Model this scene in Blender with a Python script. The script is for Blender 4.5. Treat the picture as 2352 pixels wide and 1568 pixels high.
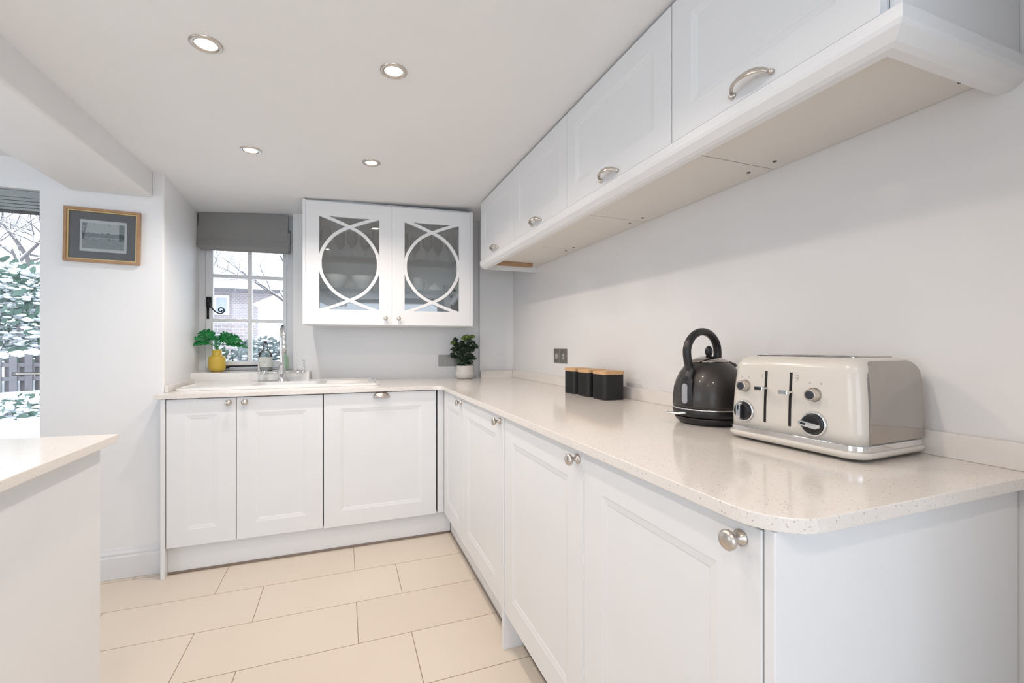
import bpy, bmesh, math, random
from math import pi, sin, cos, radians, sqrt
from mathutils import Vector, Matrix
from mathutils.geometry import tessellate_polygon

for o in list(bpy.data.objects): bpy.data.objects.remove(o)
SC = bpy.context.scene
COL = SC.collection

# ------------------------------------------------------------------ camera
cam_d = bpy.data.cameras.new('camera'); cam_d.sensor_width = 36; cam_d.lens = 36*1020/2352
cam_d.shift_y = 10/2352; cam_d.clip_start = .02
cam = bpy.data.objects.new('camera', cam_d); COL.objects.link(cam)
cam.location = (0, 0, 1.15); cam.rotation_euler = (pi/2, 0, radians(-20.75))
SC.camera = cam
# ------------------------------------------------------------------ world, exposure
SC.view_settings.view_transform = 'Standard'; SC.view_settings.look = 'None'
SC.view_settings.gamma = 1; SC.view_settings.use_curve_mapping = False
SC.view_settings.exposure = -0.16
W = bpy.data.worlds.new('overcast'); SC.world = W; W.use_nodes = True
bg = W.node_tree.nodes['Background']; bg.inputs[0].default_value = (.83, .93, 1.06, 1); bg.inputs[1].default_value = 3.35
WARM = (1, .84, .72)
def link_light(name, kind, loc, rot, energy, color, **kw):
    d = bpy.data.lights.new(name, kind); d.energy = energy; d.color = color
    for k, v in kw.items(): setattr(d, k, v)
    o = bpy.data.objects.new(name, d); COL.objects.link(o); o.location = loc; o.rotation_euler = rot
    return o
def portal(name, loc, rot, sx, sy):
    o = link_light(name, 'AREA', loc, rot, 1, (1, 1, 1), shape='RECTANGLE', size=sx, size_y=sy)
    o.data.cycles.is_portal = True
portal('portal_window', (-.6, 3.62, 1.45), (-pi/2, 0, 0), .6, 1.1)
portal('portal_garden_door', (-2.05, 3.25, .95), (-pi/2, 0, 0), 1.4, 1.9)
portal('portal_side_opening', (-3.55, .05, 1.1), (0, -pi/2, 0), 1.9, 1.7)
portal('portal_rear_opening', (-.9, -2.95, 1.15), (pi/2, 0, 0), 3.0, 1.9)

# ------------------------------------------------------------------ materials
def mat(name, color=(.8, .8, .8), rough=.5, metal=0, spec=.5, coat=0, bump=None, noise=None, alpha=None):
    m = bpy.data.materials.new(name); m.use_nodes = True; nt = m.node_tree; N = nt.nodes; L = nt.links
    b = N['Principled BSDF']
    b.inputs['Base Color'].default_value = (*color, 1); b.inputs['Roughness'].default_value = rough
    b.inputs['Metallic'].default_value = metal; b.inputs['Specular IOR Level'].default_value = spec
    b.inputs['Coat Weight'].default_value = coat
    tc = N.new('ShaderNodeTexCoord')
    nz = N.new('ShaderNodeTexNoise'); nz.inputs['Scale'].default_value = noise[0] if noise else 6
    nz.inputs['Detail'].default_value = 4
    L.new(tc.outputs['Object'], nz.inputs['Vector'])
    amt = noise[1] if noise else .02
    mx = N.new('ShaderNodeMix'); mx.data_type = 'RGBA'
    mx.inputs[6].default_value = (*[c*(1-amt) for c in color], 1); mx.inputs[7].default_value = (*[min(1, c*(1+amt)) for c in color], 1)
    L.new(nz.outputs['Fac'], mx.inputs[0]); L.new(mx.outputs[2], b.inputs['Base Color'])
    if bump:
        n2 = N.new('ShaderNodeTexNoise'); n2.inputs['Scale'].default_value = bump[0]; n2.inputs['Detail'].default_value = 3
        L.new(tc.outputs['Object'], n2.inputs['Vector'])
        bp = N.new('ShaderNodeBump'); bp.inputs['Strength'].default_value = bump[1]; bp.inputs['Distance'].default_value = .002
        L.new(n2.outputs['Fac'], bp.inputs['Height']); L.new(bp.outputs[0], b.inputs['Normal'])
    return m
M = {}
M['wall'] = mat('wall_paint', (.86, .865, .87), .6, bump=(90, .05))
M['splash'] = mat('gloss_splash_paint', (.80, .80, .80), .14, spec=.4)
M['ceil'] = mat('ceiling_paint', (.87, .88, .89), .8)
M['cab'] = mat('cabinet_paint', (.83, .845, .86), .34, spec=.45)
M['under'] = mat('cabinet_underside', (.79, .765, .72), .5)
M['dark'] = mat('dark_gap', (.12, .12, .115), .8)
M['plinth_seal'] = mat('plinth_seal', (.30, .25, .22), .25, metal=.6)
M['nickel'] = mat('brushed_nickel', (.62, .57, .52), .28, metal=1, noise=(60, .08))
M['chrome'] = mat('chrome', (.78, .79, .80), .08, metal=1)
M['steel'] = mat('steel_side', (.44, .41, .385), .10, metal=1, noise=(14, .06))
M['ceramic'] = mat('white_ceramic', (.84, .84, .83), .12, coat=.4)
M['upvc'] = mat('white_window_paint', (.78, .79, .81), .35)
M['iron'] = mat('black_iron', (.03, .03, .033), .5, metal=.4)
M['linen'] = mat('grey_linen', (.29, .288, .282), .9, noise=(260, .16), bump=(300, .3))
M['oak'] = mat('oak_frame', (.42, .25, .13), .4, noise=(40, .2))
M['gold'] = mat('gold_slip', (.62, .47, .24), .35, metal=.5)
M['mount'] = mat('grey_mount', (.19, .185, .195), .7)
M['paper'] = mat('print_paper', (.78, .79, .79), .7)
M['black'] = mat('black_plastic', (.015, .015, .016), .35)
M['kettle'] = mat('kettle_grey', (.055, .050, .047), .38, metal=.5, coat=.2)
M['gauge'] = mat('water_gauge', (.35, .37, .40), .15)
M['tin'] = mat('matt_black_tin', (.018, .018, .02), .6)
M['bamboo'] = mat('bamboo_lid', (.62, .38, .19), .5, noise=(30, .15))
M['cream'] = mat('cream_enamel', (.66, .63, .575), .22, coat=.35)
M['blackhole'] = mat('black_slot', (.008, .008, .008), .8)
M['navy'] = mat('charcoal_button', (.03, .035, .05), .4)
M['print'] = mat('grey_marking', (.45, .43, .41), .6)
M['yellow'] = mat('yellow_vase', (.60, .42, .06), .4)
M['leaf'] = mat('monstera_leaf', (.010, .20, .045), .4, noise=(30, .45))
M['leafdark'] = mat('dark_leaf', (.035, .065, .035), .5, noise=(40, .4))
M['leaflight'] = mat('light_leaf', (.21, .30, .07), .5, noise=(40, .3))
M['pot'] = mat('pale_pot', (.62, .60, .58), .6)
M['soil'] = mat('soil', (.05, .04, .03), .9)
M['greenglass'] = mat('green_bottle', (.45, .66, .47), .15)
M['label'] = mat('bottle_label', (.70, .72, .68), .5)
M['shelfedge'] = mat('glass_shelf_edge', (.05, .13, .11), .2)
M['china'] = mat('glazed_china', (.70, .72, .72), .2)
M['cablining'] = mat('cabinet_lining', (.74, .75, .74), .6)
M['snow'] = mat('snow', (.9, .91, .93), .7, noise=(3, .04))
M['fence'] = mat('weathered_fence', (.17, .155, .165), .9, noise=(8, .25))
M['bark'] = mat('bark', (.15, .13, .13), .9)
M['bushleaf'] = mat('evergreen_leaf', (.09, .155, .115), .7, noise=(7, .7))
M['bushleaf2'] = mat('grey_green_leaf', (.13, .17, .16), .7, noise=(5, .4))
M['greyblind'] = mat('grey_metal_blind', (.36, .40, .41), .5)
M['wood'] = mat('raw_batten', (.42, .26, .15), .6)
M['socket'] = mat('satin_socket', (.27, .26, .24), .38, metal=.7)
M['socketin'] = mat('socket_insert', (.42, .41, .38), .4)
M['stonewin'] = mat('house_window_glass', (.45, .48, .52), .2)

def glass(name, tint, gloss=.06, rough=.02):
    m = bpy.data.materials.new(name); m.use_nodes = True; nt = m.node_tree; nt.nodes.clear(); N = nt.nodes; L = nt.links
    out = N.new('ShaderNodeOutputMaterial'); tr = N.new('ShaderNodeBsdfTransparent'); tr.inputs[0].default_value = (*tint, 1)
    gl = N.new('ShaderNodeBsdfGlossy'); gl.inputs['Roughness'].default_value = rough
    fr = N.new('ShaderNodeFresnel'); fr.inputs[0].default_value = 1.45
    mx = N.new('ShaderNodeMixShader')
    ad = N.new('ShaderNodeMath'); ad.operation = 'ADD'; ad.use_clamp = True; L.new(fr.outputs[0], ad.inputs[0]); ad.inputs[1].default_value = gloss-.06
    L.new(ad.outputs[0], mx.inputs[0]); L.new(tr.outputs[0], mx.inputs[1]); L.new(gl.outputs[0], mx.inputs[2]); L.new(mx.outputs[0], out.inputs[0])
    return m
M['pane'] = glass('window_pane', (.97, .98, .98))
M['smoked'] = glass('smoked_cabinet_glass', (.88, .90, .90), .20)
M['shelf'] = glass('shelf_glass', (.93, .96, .95))
M['clear'] = glass('clear_tumbler', (.86, .88, .88))
M['bottle'] = glass('clear_bottle', (.94, .95, .95))

def emit(name, color, s):
    m = bpy.data.materials.new(name); m.use_nodes = True; nt = m.node_tree; nt.nodes.clear()
    e = nt.nodes.new('ShaderNodeEmission'); e.inputs[0].default_value = (*color, 1); e.inputs[1].default_value = s
    o = nt.nodes.new('ShaderNodeOutputMaterial'); nt.links.new(e.outputs[0], o.inputs[0]); return m
M['bulb'] = emit('lit_bulb', (1, .93, .82), 9)

def mathn(N, L, op, a, b=None):
    n = N.new('ShaderNodeMath'); n.operation = op
    for i, v in enumerate((a, b)):
        if v is None: continue
        if isinstance(v, (int, float)): n.inputs[i].default_value = v
        else: L.new(v, n.inputs[i])
    return n.outputs[0]
def tile_mat():
    m = bpy.data.materials.new('limestone_tiles'); m.use_nodes = True; nt = m.node_tree; N = nt.nodes; L = nt.links; b = N['Principled BSDF']
    g = N.new('ShaderNodeNewGeometry'); s = N.new('ShaderNodeSeparateXYZ'); L.new(g.outputs['Position'], s.inputs[0])
    X, Y = s.outputs[0], s.outputs[1]
    v = mathn(N, L, 'DIVIDE', mathn(N, L, 'SUBTRACT', Y, 1.522-2.98), .2975)
    row = mathn(N, L, 'FLOOR', v); fv = mathn(N, L, 'FRACT', v)
    odd = mathn(N, L, 'MODULO', row, 2)
    u = mathn(N, L, 'DIVIDE', mathn(N, L, 'ADD', mathn(N, L, 'SUBTRACT', X, .255-6.12), mathn(N, L, 'MULTIPLY', odd, .202)), .612)
    fu = mathn(N, L, 'FRACT', u); iu = mathn(N, L, 'FLOOR', u)
    ev = mathn(N, L, 'MULTIPLY', mathn(N, L, 'MINIMUM', fv, mathn(N, L, 'SUBTRACT', 1, fv)), .2975)
    eu = mathn(N, L, 'MULTIPLY', mathn(N, L, 'MINIMUM', fu, mathn(N, L, 'SUBTRACT', 1, fu)), .612)
    e = mathn(N, L, 'MINIMUM', ev, eu)
    joint = mathn(N, L, 'LESS_THAN', e, .0016)
    cmb = N.new('ShaderNodeCombineXYZ'); L.new(iu, cmb.inputs[0]); L.new(row, cmb.inputs[1])
    wn = N.new('ShaderNodeTexWhiteNoise'); L.new(cmb.outputs[0], wn.inputs[0])
    nz = N.new('ShaderNodeTexNoise'); nz.inputs['Scale'].default_value = 3.5; nz.inputs['Detail'].default_value = 8; L.new(g.outputs['Position'], nz.inputs['Vector'])
    t = mathn(N, L, 'ADD', mathn(N, L, 'MULTIPLY', wn.outputs[0], .35), mathn(N, L, 'MULTIPLY', nz.outputs['Fac'], .65))
    mx = N.new('ShaderNodeMix'); mx.data_type = 'RGBA'; L.new(t, mx.inputs[0])
    mx.inputs[6].default_value = (.70, .61, .51, 1); mx.inputs[7].default_value = (.78, .70, .60, 1)
    m2 = N.new('ShaderNodeMix'); m2.data_type = 'RGBA'; L.new(joint, m2.inputs[0]); L.new(mx.outputs[2], m2.inputs[6]); m2.inputs[7].default_value = (.33, .23, .15, 1)
    L.new(m2.outputs[2], b.inputs['Base Color']); b.inputs['Roughness'].default_value = .42
    bp = N.new('ShaderNodeBump'); bp.inputs['Strength'].default_value = .3; bp.inputs['Distance'].default_value = .002; bp.invert = True
    L.new(joint, bp.inputs['Height']); L.new(bp.outputs[0], b.inputs['Normal'])
    return m
M['tiles'] = tile_mat()
def quartz():
    m = bpy.data.materials.new('speckled_quartz'); m.use_nodes = True; nt = m.node_tree; N = nt.nodes; L = nt.links; b = N['Principled BSDF']
    g = N.new('ShaderNodeNewGeometry')
    prev = None
    base = N.new('ShaderNodeTexNoise'); base.inputs['Scale'].default_value = 55; base.inputs['Detail'].default_value = 3; L.new(g.outputs['Position'], base.inputs['Vector'])
    mx = N.new('ShaderNodeMix'); mx.data_type = 'RGBA'; L.new(base.outputs['Fac'], mx.inputs[0])
    mx.inputs[6].default_value = (.775, .735, .69, 1); mx.inputs[7].default_value = (.82, .785, .745, 1); prev = mx.outputs[2]
    for sc, th, col, keep in ((150, .22, (.36, .27, .22, 1), .45), (330, .25, (.50, .42, .36, 1), .55), (110, .2, (.88, .87, .84, 1), .4)):
        v = N.new('ShaderNodeTexVoronoi'); v.inputs['Scale'].default_value = sc; L.new(g.outputs['Position'], v.inputs['Vector'])
        sp = N.new('ShaderNodeSeparateColor'); L.new(v.outputs['Color'], sp.inputs[0])
        f = mathn(N, L, 'MULTIPLY', mathn(N, L, 'LESS_THAN', v.outputs['Distance'], th), mathn(N, L, 'GREATER_THAN', sp.outputs[0], 1-keep*.6))
        f = mathn(N, L, 'MULTIPLY', f, .6)
        k = N.new('ShaderNodeMix'); k.data_type = 'RGBA'; L.new(f, k.inputs[0]); L.new(prev, k.inputs[6]); k.inputs[7].default_value = col; prev = k.outputs[2]
    L.new(prev, b.inputs['Base Color']); b.inputs['Roughness'].default_value = .13
    return m
M['quartz'] = quartz()
def brick_mat():
    m = bpy.data.materials.new('pale_brick'); m.use_nodes = True; nt = m.node_tree; N = nt.nodes; L = nt.links; b = N['Principled BSDF']
    tc = N.new('ShaderNodeTexCoord'); mp = N.new('ShaderNodeMapping'); mp.inputs['Rotation'].default_value = (pi/2, 0, 0); L.new(tc.outputs['Object'], mp.inputs[0])
    br = N.new('ShaderNodeTexBrick'); br.inputs['Scale'].default_value = 4; L.new(mp.outputs[0], br.inputs[0])
    br.inputs['Color1'].default_value = (.40, .31, .31, 1); br.inputs['Color2'].default_value = (.33, .29, .30, 1); br.inputs['Mortar'].default_value = (.6, .58, .58, 1)
    L.new(br.outputs[0], b.inputs['Base Color']); b.inputs['Roughness'].default_value = .9; return m
M['brick'] = brick_mat()
def engraving():
    # a generic pale landscape print: sky, dark trees at the sides, streaky ground
    m = bpy.data.materials.new('landscape_print'); m.use_nodes = True; nt = m.node_tree; N = nt.nodes; L = nt.links; b = N['Principled BSDF']
    tc = N.new('ShaderNodeTexCoord'); s = N.new('ShaderNodeSeparateXYZ'); L.new(tc.outputs['Generated'], s.inputs[0]); x, z = s.outputs[0], s.outputs[2]
    mp = N.new('ShaderNodeMapping'); mp.inputs['Scale'].default_value = (3, 1, 9); L.new(tc.outputs['Generated'], mp.inputs[0])
    nz = N.new('ShaderNodeTexNoise'); nz.inputs['Scale'].default_value = 3; nz.inputs['Detail'].default_value = 8; L.new(mp.outputs[0], nz.inputs['Vector'])
    n2 = N.new('ShaderNodeTexNoise'); n2.inputs['Scale'].default_value = 9; n2.inputs['Detail'].default_value = 6; L.new(tc.outputs['Generated'], n2.inputs['Vector'])
    ground = mathn(N, L, 'LESS_THAN', z, .42)
    side = mathn(N, L, 'ADD', mathn(N, L, 'GREATER_THAN', x, .87), mathn(N, L, 'LESS_THAN', mathn(N, L, 'ADD', x, mathn(N, L, 'MULTIPLY', mathn(N, L, 'SUBTRACT', 1, z), .12)), .12))
    tree = mathn(N, L, 'MULTIPLY', mathn(N, L, 'GREATER_THAN', mathn(N, L, 'ADD', n2.outputs['Fac'], mathn(N, L, 'MULTIPLY', side, .28)), .66), mathn(N, L, 'GREATER_THAN', z, .36))
    low = mathn(N, L, 'MULTIPLY', mathn(N, L, 'LESS_THAN', mathn(N, L, 'ADD', z, mathn(N, L, 'MULTIPLY', n2.outputs['Fac'], -.25)), .47), mathn(N, L, 'GREATER_THAN', z, .44))
    d = mathn(N, L, 'MULTIPLY', ground, mathn(N, L, 'MULTIPLY', nz.outputs['Fac'], .85))
    d = mathn(N, L, 'ADD', d, mathn(N, L, 'MULTIPLY', mathn(N, L, 'ADD', tree, low), .6))
    r = N.new('ShaderNodeValToRGB'); r.color_ramp.elements[0].color = (.62, .66, .66, 1); r.color_ramp.elements[1].color = (.09, .12, .14, 1); L.new(d, r.inputs[0])
    L.new(r.outputs[0], b.inputs['Base Color']); b.inputs['Roughness'].default_value = .8; return m
M['engraving'] = engraving()

# ------------------------------------------------------------------ helpers
def tag(o, label=None, cat=None, group=None, kind=None):
    if label: o['label'] = label
    if cat: o['category'] = cat
    if group: o['group'] = group
    if kind: o['kind'] = kind
    return o
def thing(name, label, cat, loc=(0, 0, 0), rz=0, group=None):
    o = bpy.data.objects.new(name, None); COL.objects.link(o); o.empty_display_size = .05
    o.location = loc; o.rotation_euler = (0, 0, rz)
    return tag(o, label, cat, group)
def obj(name, bm, m, parent=None, smooth=False, bevel=0, sub=0, label=None, solid=0):
    bmesh.ops.recalc_face_normals(bm, faces=bm.faces)
    me = bpy.data.meshes.new(name); bm.to_mesh(me); bm.free()
    o = bpy.data.objects.new(name, me); COL.objects.link(o)
    for mm in (m if isinstance(m, (list, tuple)) else [m]): me.materials.append(mm)
    if parent: o.parent = parent
    if smooth:
        for p in me.polygons: p.use_smooth = True
    if solid:
        s = o.modifiers.new('solid', 'SOLIDIFY'); s.thickness = solid; s.offset = 0
    if bevel:
        b = o.modifiers.new('bevel', 'BEVEL'); b.width = bevel; b.segments = 3; b.limit_method = 'ANGLE'; b.angle_limit = radians(40)
    if sub:
        s = o.modifiers.new('sub', 'SUBSURF'); s.levels = sub; s.render_levels = sub
    if smooth == 'auto':
        w = o.modifiers.new('wn', 'WEIGHTED_NORMAL'); w.keep_sharp = True
    if label: o['label'] = label
    return o
def struct(name, bm, m, parent=None, **k):
    o = obj(name, bm, m, parent, **k)
    if not parent: o['kind'] = 'structure'
    return o
def box(bm, x0, x1, y0, y1, z0, z1, mi=0):
    v = [bm.verts.new(p) for p in ((x0, y0, z0), (x1, y0, z0), (x1, y1, z0), (x0, y1, z0), (x0, y0, z1), (x1, y0, z1), (x1, y1, z1), (x0, y1, z1))]
    for f in ((0, 3, 2, 1), (4, 5, 6, 7), (0, 1, 5, 4), (1, 2, 6, 5), (2, 3, 7, 6), (3, 0, 4, 7)):
        bm.faces.new([v[i] for i in f]).material_index = mi
    return bm
def B(*a): return box(bmesh.new(), *a)
def prism(bm, outer, holes, w0, w1, f=lambda u, v, w: (u, v, w)):
    loops = [outer]+list(holes)
    pts = [p for l in loops for p in l]
    tris = tessellate_polygon([[Vector((p[0], p[1], 0)) for p in l] for l in loops])
    a = [bm.verts.new(f(p[0], p[1], w0)) for p in pts]; b = [bm.verts.new(f(p[0], p[1], w1)) for p in pts]
    for t in tris:
        try: bm.faces.new([a[i] for i in t]); bm.faces.new([b[i] for i in reversed(t)])
        except ValueError: pass
    k = 0
    for l in loops:
        n = len(l)
        for i in range(n):
            j = (i+1) % n
            bm.faces.new((a[k+i], a[k+j], b[k+j], b[k+i]))
        k += n
    return bm
XZ = lambda u, v, w: (u, w, v)
def rrect(x0, x1, y0, y1, r, n=6, corners=(1, 1, 1, 1)):
    out = []
    for (cx, cy, a, on) in ((x1-r, y0+r, -pi/2, corners[0]), (x1-r, y1-r, 0, corners[1]), (x0+r, y1-r, pi/2, corners[2]), (x0+r, y0+r, pi, corners[3])):
        if on:
            for i in range(n+1): t = a+pi/2*i/n; out.append((cx+r*cos(t), cy+r*sin(t)))
        else:
            out.append((cx+r*(1 if cx > (x0+x1)/2 else -1), cy+r*(1 if cy > (y0+y1)/2 else -1)))
    return out
def lathe(bm, prof, n=40, c=(0, 0, 0), axis='z', cap=True):
    rings = []
    def P(r, h, t):
        if axis == 'z': return (c[0]+r*cos(t), c[1]+r*sin(t), c[2]+h)
        if axis == '-y': return (c[0]+r*cos(t), c[1]-h, c[2]+r*sin(t))
        return (c[0]+h, c[1]+r*cos(t), c[2]+r*sin(t))
    for r, h in prof: rings.append([bm.verts.new(P(max(r, 1e-5), h, 2*pi*i/n)) for i in range(n)])
    for a, b in zip(rings, rings[1:]):
        for i in range(n): bm.faces.new((a[i], a[(i+1) % n], b[(i+1) % n], b[i]))
    if cap:
        bm.faces.new(list(reversed(rings[0]))); bm.faces.new(rings[-1])
    return bm
def tube(bm, pts, r, n=10, cap=True):
    pts = [Vector(p) for p in pts]; rs = r if isinstance(r, (list, tuple)) else [r]*len(pts)
    t = (pts[1]-pts[0]).normalized(); up = Vector((0, 0, 1)) if abs(t.z) < .9 else Vector((1, 0, 0))
    u = t.cross(up).normalized(); rings = []
    for i, p in enumerate(pts):
        t = (pts[min(i+1, len(pts)-1)]-pts[max(i-1, 0)]).normalized()
        u = (u-t*u.dot(t)).normalized(); v = t.cross(u)
        rr = rs[i]; rx, ry = rr if isinstance(rr, tuple) else (rr, rr)
        rings.append([bm.verts.new(p+u*rx*cos(2*pi*k/n)+v*ry*sin(2*pi*k/n)) for k in range(n)])
    for a, b in zip(rings, rings[1:]):
        for i in range(n): bm.faces.new((a[i], a[(i+1) % n], b[(i+1) % n], b[i]))
    if cap: bm.faces.new(list(reversed(rings[0]))); bm.faces.new(rings[-1])
    return bm
def smoothpath(pts, n=6):
    P = [Vector(p) for p in pts]; P = [2*P[0]-P[1]]+P+[2*P[-1]-P[-2]]; out = []
    for i in range(1, len(P)-2):
        a, b, c, d = P[i-1:i+3]
        for k in range(n):
            t = k/n; out.append(.5*((2*b)+(c-a)*t+(2*a-5*b+4*c-d)*t*t+(3*b-a-3*c+d)*t**3))
    out.append(P[-2]); return out
def ball(bm, c, r, sc=(1, 1, 1), sub=2, jitter=0, rnd=random):
    g = bmesh.ops.create_icosphere(bm, subdivisions=sub, radius=1)
    for v in g['verts']:
        k = r*(1+(rnd.uniform(-jitter, jitter) if jitter else 0))
        v.co = Vector((c[0]+v.co.x*sc[0]*k, c[1]+v.co.y*sc[1]*k, c[2]+v.co.z*sc[2]*k))
    return bm
def yb(x): return 3.369-.098*x          # face of the skewed back wall
def zc(x): return 2.07+.03*x if x > -.24 else 2.0628+.055*(x+.24)

# ------------------------------------------------------------------ room shell
struct('floor', B(-3.8, 1.5, -3.2, 3.75, -.12, 0), M['tiles'])
def ceiling():
    bm = bmesh.new(); xs = [-3.8, -.9, -.24, 1.5]; rows = []
    for z_add in (0, .15):
        rows.append([[bm.verts.new((x, y, zc(x)*(1 if x > -3 else 1)+z_add if x >= -.9 else 2.027+z_add)) for x in xs] for y in (-3.2, 3.75)])
    for k in range(3):
        for lay in rows: bm.faces.new((lay[0][k], lay[0][k+1], lay[1][k+1], lay[1][k]))
    lo, hi = rows
    for y in (0, 1):
        for k in range(3): bm.faces.new((lo[y][k], lo[y][k+1], hi[y][k+1], hi[y][k]))
    for k in (0, 3): bm.faces.new((lo[0][k], lo[1][k], hi[1][k], hi[0][k]))
    return bm
struct('ceiling', ceiling(), M['ceil'])
# right wall (glossy painted splashback below the wall units)
struct('wall_right', B(1.23, 1.38, -3.2, 3.75, 0, 2.2), M['splash'])
# back wall, skewed, with the window opening; built from u (x) and v (z)
def wall_back():
    f = lambda u, v, w: (u, yb(u)+w, v)
    bm = prism(bmesh.new(), [(-.91, 0), (1.25, 0), (1.25, 2.2), (-.91, 2.2)], [[(-.905, .982), (-.328, .982), (-.328, 2.1), (-.905, 2.1)]], 0, .26, f)
    return bm
struct('wall_back', wall_back(), M['wall'])
struct('trim_1', prism(bmesh.new(), [(.965, yb(.965)-.035), (1.24, 3.222), (1.24, 3.30), (.965, 3.30)], [], .93, 2.11), M['wall'], bevel=.003)   # shallow boxed duct in the far corner
# wall with the picture: pier and the skewed return towards the window
struct('wall_pier', prism(bmesh.new(), [(-1.342, 2.75), (-.866, 2.75), (-.860, 2.7525), (-.8575, 2.758), (-.9, 3.47), (-.9, 3.72), (-1.342, 3.72)], [], 0, 2.15), M['wall'])
f = lambda u, v, w: (u, 2.75+w, v)
wg = prism(bmesh.new(), [(-3.8, 0), (-2.75, 0), (-2.75, 1.885), (-1.342, 1.885), (-1.342, 2.15), (-3.8, 2.15)], [], 0, .12, f)
prism(wg, [(-3.8, 0), (-2.75, 0), (-2.75, 2.0), (-1.342, 2.0), (-1.342, 2.15), (-3.8, 2.15)], [], .12, .97, f)
struct('wall_garden', wg, M['wall'])
struct('wall_left', prism(bmesh.new(), [(-3.2, 0), (3.72, 0), (3.72, 2.15), (-3.2, 2.15)], [[(-.8, .1), (.9, .1), (.9, 1.95), (-.8, 1.95)]], -3.75, -3.6, lambda u, v, w: (w, u, v)), M['wall'])
struct('wall_rear', prism(bmesh.new(), [(-3.8, 0), (1.4, 0), (1.4, 2.2), (-3.8, 2.2)], [[(-2.5, .2), (.8, .2), (.8, 1.98), (-2.5, 1.98)]], -3.15, -3.0, XZ), M['wall'])
struct('wall_near_shade', B(.86, 1.23, -1.5, .12, 0, 2.2), M['wall'])      # unseen wall, inferred and added right of frame to shade the end panels
struct('trim_2', B(-1.235, -.905, -3.0, 2.75, 1.9, 2.08), M['wall'], bevel=.012)    # boxed beam under the ceiling
def baseboard(bm, x0, x1, y):
    prof = [(0, 0), (-.018, 0), (-.018, .105), (-.013, .112), (-.015, .124), (-.008, .134), (-.004, .146), (0, .15)]
    return prism(bm, prof, [], x0, x1, lambda u, v, w: (w, y+u, v))
struct('baseboard_pier', baseboard(bmesh.new(), -1.342, -.845, 2.7505), M['upvc'], bevel=.002)
struct('baseboard_left', baseboard(bmesh.new(), -3.6, -2.75, 2.7505), M['upvc'])

# ------------------------------------------------------------------ window_1 (kitchen casement)
def window_1():
    WY = 3.50
    fr = bmesh.new()
    prism(fr, [(-.903, .984), (-.332, .984), (-.332, 2.09), (-.903, 2.09)], [[(-.862, 1.0), (-.374, 1.0), (-.374, 2.05), (-.862, 2.05)]], WY, WY+.06, XZ)
    w = struct('window_1', fr, M['upvc'], bevel=.003)
    s = bmesh.new(); y0, y1 = WY-.012, WY+.03
    x0, x1, z0, z1 = -.860, -.378, 1.002, 2.048
    prism(s, [(x0, z0), (x1, z0), (x1, z1), (x0, z1)], [[(x0+.04, z0+.045), (x1-.022, z0+.045), (x1-.022, z1-.04), (x0+.04, z1-.04)]], y0, y1, XZ)
    box(s, -.618, -.592, y0+.004, y1-.004, z0+.03, z1-.03)
    for z in (1.322, 1.622): box(s, x0+.03, x1-.015, y0+.0045, y1-.0045, z-.011, z+.011)
    sash = obj('sash', s, M['upvc'], w, bevel=.004)
    obj('glass_pane', B(x0+.03, x1-.018, WY+.006, WY+.010, z0+.035, z1-.03), M['pane'], w)
    h = bmesh.new(); box(h, -.855, -.826, y0-.012, y0, 1.405, 1.475); box(h, -.853, -.840, y0-.006, y0, 1.33, 1.405)
    pts = [(-.838, y0-.02, 1.44), (-.825, y0-.024, 1.41), (-.800, y0-.024, 1.378), (-.778, y0-.024, 1.366)]
    for i in range(15):
        t = -pi/2+i*pi*2.6/14; r = .022*(1-i/19)
        pts.append((-.768+r*cos(t), y0-.024, 1.388+r*sin(t)))
    tube(h, smoothpath(pts, 2), .0042, 8)
    tube(h, [(-.840, y0, 1.45), (-.840, y0-.022, 1.445)], .011, 12)
    obj('window_handle', h, M['iron'], w, smooth=True, label='black iron monkey tail handle')
    st = bmesh.new(); zz = 1.012; yy = y0-.016
    tube(st, [(-.765, yy, zz), (-.50, yy, zz+.004)], .0055, 8)
    for sx in (-.735, -.50): box(st, sx-.012, sx+.012, yy-.008, yy+.016, zz-.012, zz+.004)
    pts = [(-.765, yy, zz)]+[(-.775+.018*(1-i/18)*cos(-pi/2+i*.6), yy, zz+.022+.018*(1-i/18)*sin(-pi/2+i*.6)) for i in range(11)]
    tube(st, pts, .004, 8)
    obj('casement_stay', st, M['iron'], w, smooth=True, label='black iron casement stay with curled end')
window_1()
sill = bmesh.new()
prism(sill, [(-.888, 3.285), (-.215, 3.222), (-.215, yb(-.215)), (-.328, yb(-.328)), (-.328, 3.5), (-.903, 3.5), (-.895, 3.285)], [], .9105, .981)
struct('trim_3', sill, M['ceramic'], bevel=.004)
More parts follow.
